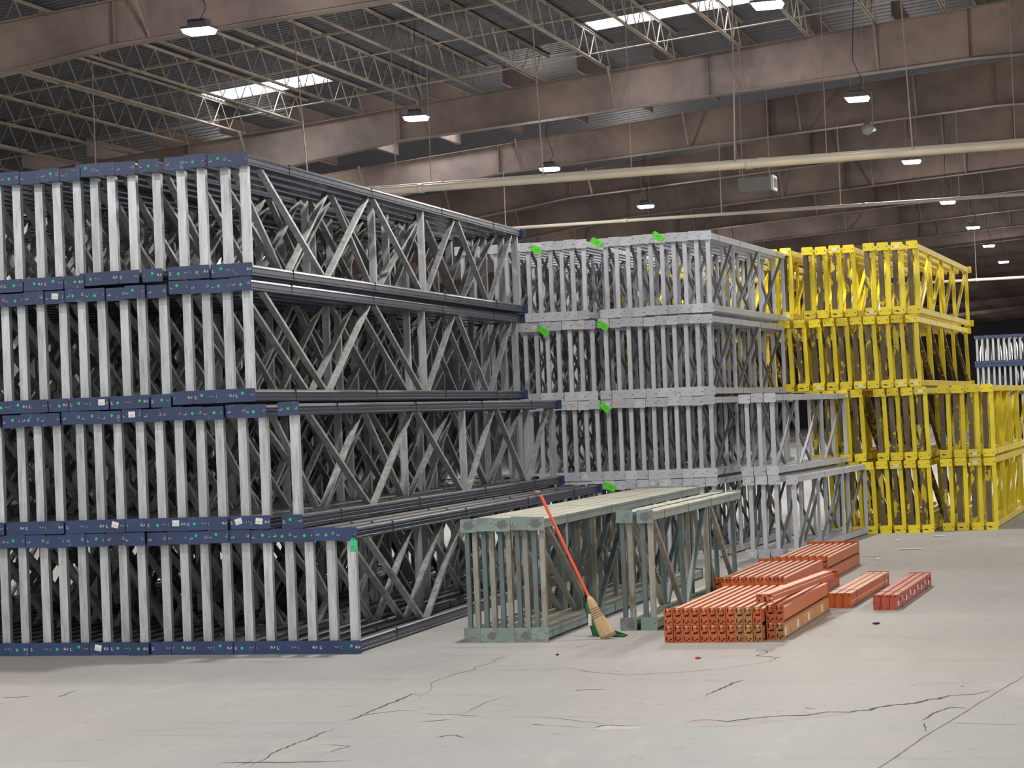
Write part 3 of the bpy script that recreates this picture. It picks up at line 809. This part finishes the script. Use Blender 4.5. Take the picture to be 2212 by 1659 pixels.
# bristle head: flattened fan, wide toward the floor; wide axis is root-local x or y (whichever is across the view)
inv = root.rotation_quaternion.inverted()
ax = inv @ G; ax.z = 0; ax.normalize(); ay = Vector((0, 0, 1)).cross(ax)
def ellipse_loft(name, secs, mat, n=20, wav=0):
    m = MB(); rg = random.Random(3)
    for (z, rx, ry, off) in secs:
        for q in range(n):
            th = 2 * math.pi * q / n; k = 1 + (wav * math.sin(q * 5.1 + z * 3) if wav else 0)
            P = ax * (rx * k * math.cos(th) + off) + ay * (ry * k * math.sin(th)) + Vector((0, 0, z))
            m.v.append(tuple(P))
    for i in range(len(secs) - 1):
        for q in range(n):
            w = (q + 1) % n; m.f.append((i*n+q, i*n+w, (i+1)*n+w, (i+1)*n+q)); m.m.append(0)
    m.f.append(tuple(reversed(range(n)))); m.m.append(0); m.f.append(tuple((len(secs)-1)*n + q for q in range(n))); m.m.append(0)
    return m.mesh(name, [mat], True)
link('bristle_head', ellipse_loft('bristle_head', [(0, .070, .030, .012), (.03, .072, .034, .010), (.10, .066, .034, .006), (.18, .054, .034, .0), (.24, .046, .033, -.002), (.29, .042, .033, -.002), (.34, .038, .031, 0), (.375, .028, .026, 0), (.395, .017, .017, 0)], M_straw, 40, .03), root)
for k in range(5):
    z = .205 + .020 * k; r_ = .052 - .0022 * k
    link('binding_twine', ellipse_loft('binding_twine', [(z, r_, .036, 0), (z + .004, r_, .036, 0)], M_dark, 24), root)
m = MB(); m.tube([(0, 0, .36), (0, 0, .385), (0, 0, cx - .02), (0, 0, cx - .004), (0, 0, cx)], [.012, .0135, .0145, .0125, .006], 12); link('handle', m.mesh('handle', [M_handle], True), root)
m = MB(); m.tube([(0, 0, .372), (0, 0, .405)], .0165, 12); link('ferrule_wire', m.mesh('ferrule_wire', [simple('ferrule_steel', (.45, .33, .28), .4, .6)], True), root)
# dustpan: green pan on the floor, green upright body, dark handle up to the frames
M_pan = simple('green_plastic', (.012, .12, .045), .4)
root = link('lobby_dustpan', None, None, W(-4.635, 18.13, 0), RZ - .1)
tag(root, 'green long-handled dustpan standing behind the corn broom', 'dustpan')
m = MB()
base = [(-.13, -.02), (.15, -.07), (.14, .08), (-.13, .12)]
m.face([(x, y, .004) for x, y in base]); m.face([(x, y, .009) for x, y in reversed(base)])
back = [(-.15, .12, .004), (-.15, -.03, .004), (-.20, -.04, .20), (-.235, -.01, .34), (-.245, .05, .36), (-.21, .12, .20)]
m.face(back); m.face([(x + .006, y, z) for x, y, z in reversed(back)])
m.face([(-.13, -.02, .004), (.15, -.07, .004), (-.17, -.035, .10)]); m.face([(-.13, .12, .004), (-.18, .12, .10), (.14, .08, .004)])
link('pan', m.mesh('pan', [M_pan]), root)
m = MB(); m.tube([(-.21, .04, .30), (-.255, .04, .48), (-.36, .03, .78)], [.013, .011, .011], 8); link('handle', m.mesh('handle', [simple('dark_maroon_handle', (.06, .012, .015), .5)], True), root)
m = MB(); m.box(-.175, -.150, -.06, -.045, .10, .20); link('hinge_label', m.mesh('hinge_label', [M_paper]), root)

# ------------------------------------------------------------------ small things on the floor
def at_floor(x, y, z=0.0):
    d = Fw + Rv * ((x - 1106) / FPX) + Uv * ((829.5 - y) / FPX)
    return Vector((0, 0, HC)) + d * ((z - HC) / d.z)
M_card = simple('cardboard', (.32, .22, .13), .8)
root = link('cardboard_box', None, None, at_floor(1140, 1272), RZ)
tag(root, 'cardboard box with a white printed side behind the sage green frames', 'box')
m = MB(); m.box(-.17, .17, 0, .3, 0, .34); m.box(-.172, .172, -.002, .302, .335, .343)
link('carton', m.mesh('carton', [M_card]), root)
m = MB(); m.box(-.02, .15, -.0025, 0, .02, .32); link('white_panel', m.mesh('white_panel', [M_paper]), root)
fc = bpy.data.curves.new('printed_words', 'FONT'); fc.body = 'DO NOT\nBOXES'; fc.size = .062; fc.align_x = 'CENTER'; fc.space_line = .9
tmp = bpy.data.objects.new('tmp', fc); COL.objects.link(tmp)
bpy.context.view_layer.update()
tme = bpy.data.meshes.new_from_object(tmp.evaluated_get(bpy.context.evaluated_depsgraph_get()))
bpy.data.objects.remove(tmp); tme.materials.clear(); tme.materials.append(M_hole)
o = link('printed_words', tme, root, (.075, -.004, .17)); o.rotation_euler = (R(90), R(90), 0)

import bmesh
def lump(name, loc, r, sq, mat, label, cat, seed, group=None):
    rg = random.Random(seed); bmx = bmesh.new(); bmesh.ops.create_icosphere(bmx, subdivisions=2, radius=r)
    for v in bmx.verts:
        v.co = v.co * rg.uniform(.84, 1.1); v.co.x *= sq[0]; v.co.y *= sq[1]; v.co.z *= sq[2]
    zmin = min(v.co.z for v in bmx.verts)
    for v in bmx.verts: v.co.z -= zmin
    me = bpy.data.meshes.new(name); bmx.to_mesh(me); bmx.free(); me.materials.append(mat)
    return tag(link(name, me, None, loc, RZ), label, cat, group)
lump('rock', at_floor(1160, 1068, 1.076), .032, (1.25, 1, .8), simple('rock_brown', (.36, .27, .22), .8), 'small brown rock lying on top of the blue floor tier', 'rock', 5)
M_shred = simple('pale_wood_shred', (.62, .55, .45), .8); M_white = simple('white_scrap', (.75, .75, .73), .7)
for (x, y, r, sq, mt, lab) in (
    (1508, 1423, .020, (1.3, 1, .5), simple('red_cap', (.5, .05, .04), .5), 'small red cap on the floor before the orange beams'),
    (1968, 1187, .09, (2.2, .35, .1), M_white, 'long white scrap on the floor before the yellow stack'),
    (1883, 1202, .06, (1.9, .35, .12), M_shred, 'beige splinter on the floor behind the farthest orange pile'),
    (1896, 1210, .03, (1, 1, .5), M_white, 'round white scrap just below the beige splinter'),
    (1940, 1169, .03, (1, 1, .5), M_white, 'white crumb on the floor at the foot of the yellow stack'),
    (1844, 1212, .03, (1.2, 1, .5), M_white, 'white scrap touching the farthest orange pile'),
    (2030, 1159, .05, (1.8, .5, .2), M_white, 'white strip on the floor at the foot of the low yellow stack'),
    (1254, 1349, .022, (1.3, 1, .7), M_white, 'white crumb between the broom and the sage green frames'),
    (1893, 1349, .025, (1.5, .5, .4), M_dark, 'dark chip on the bare floor right of the orange beams'),
    (1204, 1416, .014, (1, 1, .6), M_dark, 'dark pebble on the floor in front of the sage green frames'),
    (2078, 1482, .014, (1, .8, .4), M_shred, 'pale crumb on the floor at far right beyond the long crack'),
    (1332, 1450, .012, (1, 1, .5), M_shred, 'tiny pale crumb in the dusty floor patch')):
    lump('floor_scrap', at_floor(x, y), r, sq, mt, lab, 'scrap', int(x), 'scraps on the floor')

# floor cracks: thin gaps and pale spalled edges, children of the floor
def to_floor_local(x, y):
    P = at_floor(x, y); return (P.dot(G), P.dot(D))
def strip(pts, w, mat, name, z=.0012, taper=True, jag=.0, sub=6):
    q = [Vector((*to_floor_local(x, y), z)) for x, y in pts]
    rg = random.Random(len(pts) * 7 + int(pts[0][0]))
    fine = []
    for a, b in zip(q, q[1:]):
        for k in range(sub):
            P = a.lerp(b, k / sub); L_ = (b - a).length
            fine.append(P + Vector((rg.uniform(-1, 1), rg.uniform(-1, 1), 0)) * (jag * L_ if k else 0))
    fine.append(q[-1])
    m = MB(); n = len(fine); prev = None
    for i, P in enumerate(fine):
        a = (fine[min(i + 1, n - 1)] - fine[max(i - 1, 0)]); a.z = 0
        nn = Vector((-a.y, a.x, 0)).normalized()
        k = w * rg.uniform(.5, 1.2) * (min(1, 4 * min(i + .3, n - 1 - i + .3) / n) if taper else 1)
        cur = (P + nn * k * .5, P - nn * k * .5)
        if prev: m.face([prev[0], prev[1], cur[1], cur[0]])
        prev = cur
    me = m.mesh(name, [mat])
    # keep faces pointing up
    for p in me.polygons:
        if p.normal.z < 0: p.flip()
    return link(name, me, floor)
def patch(pts, mat, name, z=.0006):
    q = [(*to_floor_local(x, y), z) for x, y in pts]
    m = MB(); m.face(q); me = m.mesh(name, [mat])
    for p in me.polygons:
        if p.normal.z < 0: p.flip()
    link(name, me, floor)
z6 = lambda L: [(1100 + x / 1.989, 1300 + y / 1.989) for x, y in L]
z5 = lambda L: [(x / 2.011, 1380 + y / 2.011) for x, y in L]
long_c = [(750,525),(775,515),(800,510),(850,507),(900,510),(935,515),(1030,502),(1100,496),(1170,490),(1280,488),(1350,476),(1370,473),(1460,475),(1500,467),(1550,466),(1565,458),(1650,444),(1740,437),(1800,420),(1850,415),(1890,403),(1950,400),(2000,398),(2060,382),(2095,385)]
strip(z6(long_c), .028, M_crack, 'floor_crack', jag=.05, sub=4)
patch(z6(long_c[:14] + [(1500,474),(1350,495),(1170,512),(1000,530),(880,538),(780,532)]), M_spall, 'spalled_edge')
patch(z6([(355,545),(430,530),(500,533),(590,532),(540,548),(400,552)]), M_spall, 'spalled_edge')
for pts, w in (([(1770,512),(1800,497),(1820,480),(1855,468),(1890,456),(1930,455),(1980,460)], .018), ([(355,545),(400,533),(430,530),(500,534),(590,532)], .022),
               ([(840,408),(880,385),(925,368),(960,350),(1015,335)], .02), ([(265,384),(330,378),(425,376)], .018), ([(130,495),(260,508),(430,525)], .008), ([(95,527),(150,530)], .014), ([(150,530),(330,540)], .006),
               ([(1268,456),(1318,460)], .014), ([(1785,520),(1800,558)], .008), ([(1880,521),(2212,530)], .006), ([(1830,420),(1880,415)], .012), ([(1090,205),(1110,215),(1060,232),(1160,240),(1100,262)], .012),
               ([(200,270),(330,300),(500,315),(700,305),(900,290),(1120,255)], .008)):
    strip(z6(pts), w, M_crack, 'floor_crack', jag=.04)
strip(z6([(2215,320),(2100,385),(1980,460),(1900,510),(1800,570),(1700,640),(1640,680),(1580,720)]), .012, M_joint, 'slab_joint', taper=False, jag=.01)
for pts, w in (([(1510,355),(1590,325),(1650,300),(1700,278),(1790,240),(1835,242)], .02), ([(1515,357),(1570,335),(1620,325),(1740,312),(1835,312)], .014), ([(1080,561),(1200,490),(1280,455),(1370,425),(1460,385)], .014),
               ([(950,537),(1200,538),(1530,530)], .02), ([(1820,362),(1960,350)], .02), ([(1895,430),(1930,422),(1975,418),(2020,430)], .02), ([(1830,325),(1960,330),(2080,335)], .012), ([(0,257),(70,254),(130,250)], .03), ([(245,255),(340,222)], .012),
               ([(1780,282),(1900,180),(2120,110),(2212,60)], .006), ([(2000,330),(2100,280),(2212,250)], .006), ([(1390,458),(1520,466),(1420,496)], .008), ([(1020,560),(1110,520)], .006)):
    strip(z5(pts), w, M_crack, 'floor_crack', jag=.04)
